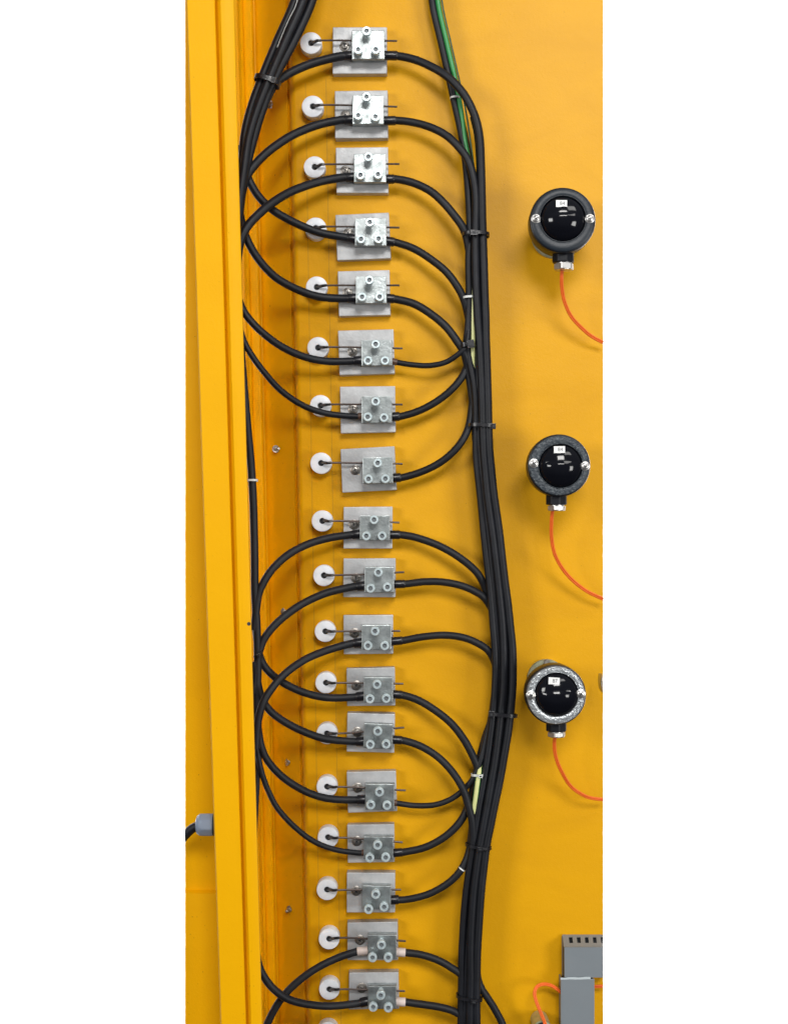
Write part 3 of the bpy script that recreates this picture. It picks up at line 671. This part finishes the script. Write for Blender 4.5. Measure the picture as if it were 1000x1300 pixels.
orange([(742,1253),(752,1252.5),(765.2,1252)],[14,14,14],'short orange twin lead under the horizontal duct at the right edge', 2.4)
# rim of the gland at the bottom edge
ge = thing('round_gland', at(688, 1310, 0), 'round metal gland rim just showing at the bottom edge under an orange lead', 'gland')
e = at(688, 1307.5, 40)
obj('barrel', *lathe([(.011, -.038), (.0115, -.006), (.0115, 0), (.0095, .0004), (.009, -.004)], e, AX, 40, closed_end=False), m_cream, ge, True)
obj('insert', *lathe([(.0092, -.004), (.0092, -.003)], e, AX, 32), m_dark, ge)

# ------------------------------------------------------------------ grey ducts
ZD = 22; X1 = at(765, 1203, ZD).x
def slab(name, c4, th, mat_, parent):
    """a sheet on four corners (tl, tr, br, bl), th mm thick away from the viewer"""
    n = (c4[2]-c4[0]).cross(c4[1]-c4[3]).normalized()
    if n.y < 0: n = -n
    V = list(c4)+[p+n*th*.001 for p in c4]
    for p in V: p.x = min(p.x, at(765, 0, -p.y*1000).x)
    return obj(name, V, [(3, 2, 1, 0), (4, 5, 6, 7), (0, 1, 5, 4), (1, 2, 6, 5), (2, 3, 7, 6), (3, 0, 4, 7)], mat_, parent)
du = thing('wiring_duct', at(740, 1215, 0), 'horizontal grey slotted wiring duct at the lower right edge', 'wiring duct', 'grey wiring ducts')
def top(px, t):      # point on the sloping slotted side; t 0 at the wall, 1 at the cover
    return at(px+1.8*t, 1186.5+16.5*t, 2+(ZD-4)*t)
def strip(name, x0, x1, t0, t1):
    return slab(name, [top(x0, t0), top(x1, t0), top(x1, t1), top(x0, t1)], 1.8, m_ductb, du)
strip('rear_rim', 713.6, 770, 0, .17); strip('front_rim', 713.6, 770, .64, 1)
xs = 721.2; x = 713.6
while x < 768:
    strip('finger', x, min(xs, 770), .17, .64); x = xs+4.6; xs += 10.1
slab('duct_cover', [at(716, 1202.6, ZD), at(768, 1202.6, ZD), at(768, 1241, ZD), at(716.2, 1241, ZD)], 2.2, m_duct, du)
slab('end_shade', [at(713.6, 1187.5, 2), at(715.6, 1203, ZD-3), at(715.8, 1240, ZD-3), at(713.4, 1240, 2)], 1, m_dark, du)  # dark sheet painting the shade of the open duct end
slab('broken_edge', [at(712.6, 1188, 3), at(713.8, 1187.5, 5), at(714.2, 1238, 6), at(712.8, 1240, 3)], 1, m_ductb, du)
slab('inner_shade', [at(715, 1189, .8), at(768, 1189, .8), at(768, 1239, .8), at(715, 1239, .8)], .5, m_dark, du)  # dark sheet painting the shade seen through the slots
slab('lower_side', [at(716, 1239.2, ZD-3), at(768, 1239.2, ZD-3), at(768, 1238.5, 1), at(716, 1238.5, 1)], 1, m_ductb, du)
dv = thing('wiring_duct', at(732, 1340, 0), 'vertical grey wiring duct dropping below the horizontal one', 'wiring duct', 'grey wiring ducts')
ZV = 25
a = at(711.4, 1243, ZV); b = at(754.2, 1430, ZV)
obj('duct_cover', *bbox(((a.x+b.x)/2, -.0235, (a.z+b.z)/2), (b.x-a.x, .003, a.z-b.z), 0, .0008), m_duct, dv)
for xx in (a.x+.0014, b.x-.0014):
    obj('duct_side', *bbox((xx, -.0113, (a.z+b.z)/2-.001), (.0016, .0214, a.z-b.z-.002), 0, 0), m_ductb, dv)
V = []; F = []; N = 14
for k in range(N+1):
    px = 711.2+38*k/N; dy = .8*math.sin(k*.9)*(.4+.6*random.random())-k*.08
    V += [at(px, 1241.0+dy*.6, ZV-.5), at(px, 1243.6+dy*.3, ZV+.5), at(px, 1243.8, ZV-2)]
for k in range(N):
    for e in range(2): F.append((k*3+e, k*3+e+1, k*3+e+4, k*3+e+3))
obj('cut_edge', V, F, mat("pale_cut_plastic", (.36, .41, .43), .5), dv)

# ------------------------------------------------------------------ grey gland and cable on the left side of the frame
zc = 112
gl = thing('cable_gland', at(272, 1047, zc), 'blue grey plastic cable gland on the left flank of the frame', 'cable gland')
c0 = at(274, 1047, zc)
obj('gland_body', *lathe([(.0128, 0), (.0128, .0045)], c0, (-1, 0, 0), 32), m_dark, gl)
obj('gland_nut', *lathe([(.0138, .0030, 8), (.0140, .0045, 8), (.0140, .0150, 8), (.0128, .0190), (.0105, .0222), (.0065, .0236)], c0, (-1, 0, 0), 48), m_gland, gl)
W = [(262,1047.5),(252,1048.5),(245,1051.5),(239,1056.5),(233,1063),(228,1070)]
o = cable(W, 5.3, 0, 0, 'short black cable entering the blue grey gland at the left edge', m_rubber, None, [zc, zc, zc-1, zc-2, zc-3, zc-4], group=None)
bm = bmesh.new(); bm.from_mesh(o.data)
r_ = bmesh.ops.bisect_plane(bm, geom=bm.verts[:]+bm.edges[:]+bm.faces[:], plane_co=(at(235, 0, zc).x-o.location.x, 0, 0), plane_no=(-1, 0, 0), clear_outer=True)
bmesh.ops.edgenet_fill(bm, edges=[e for e in r_['geom_cut'] if isinstance(e, bmesh.types.BMEdge)]); bm.to_mesh(o.data); bm.free()

for o in bpy.data.objects:
    if 'org' in o: del o['org']
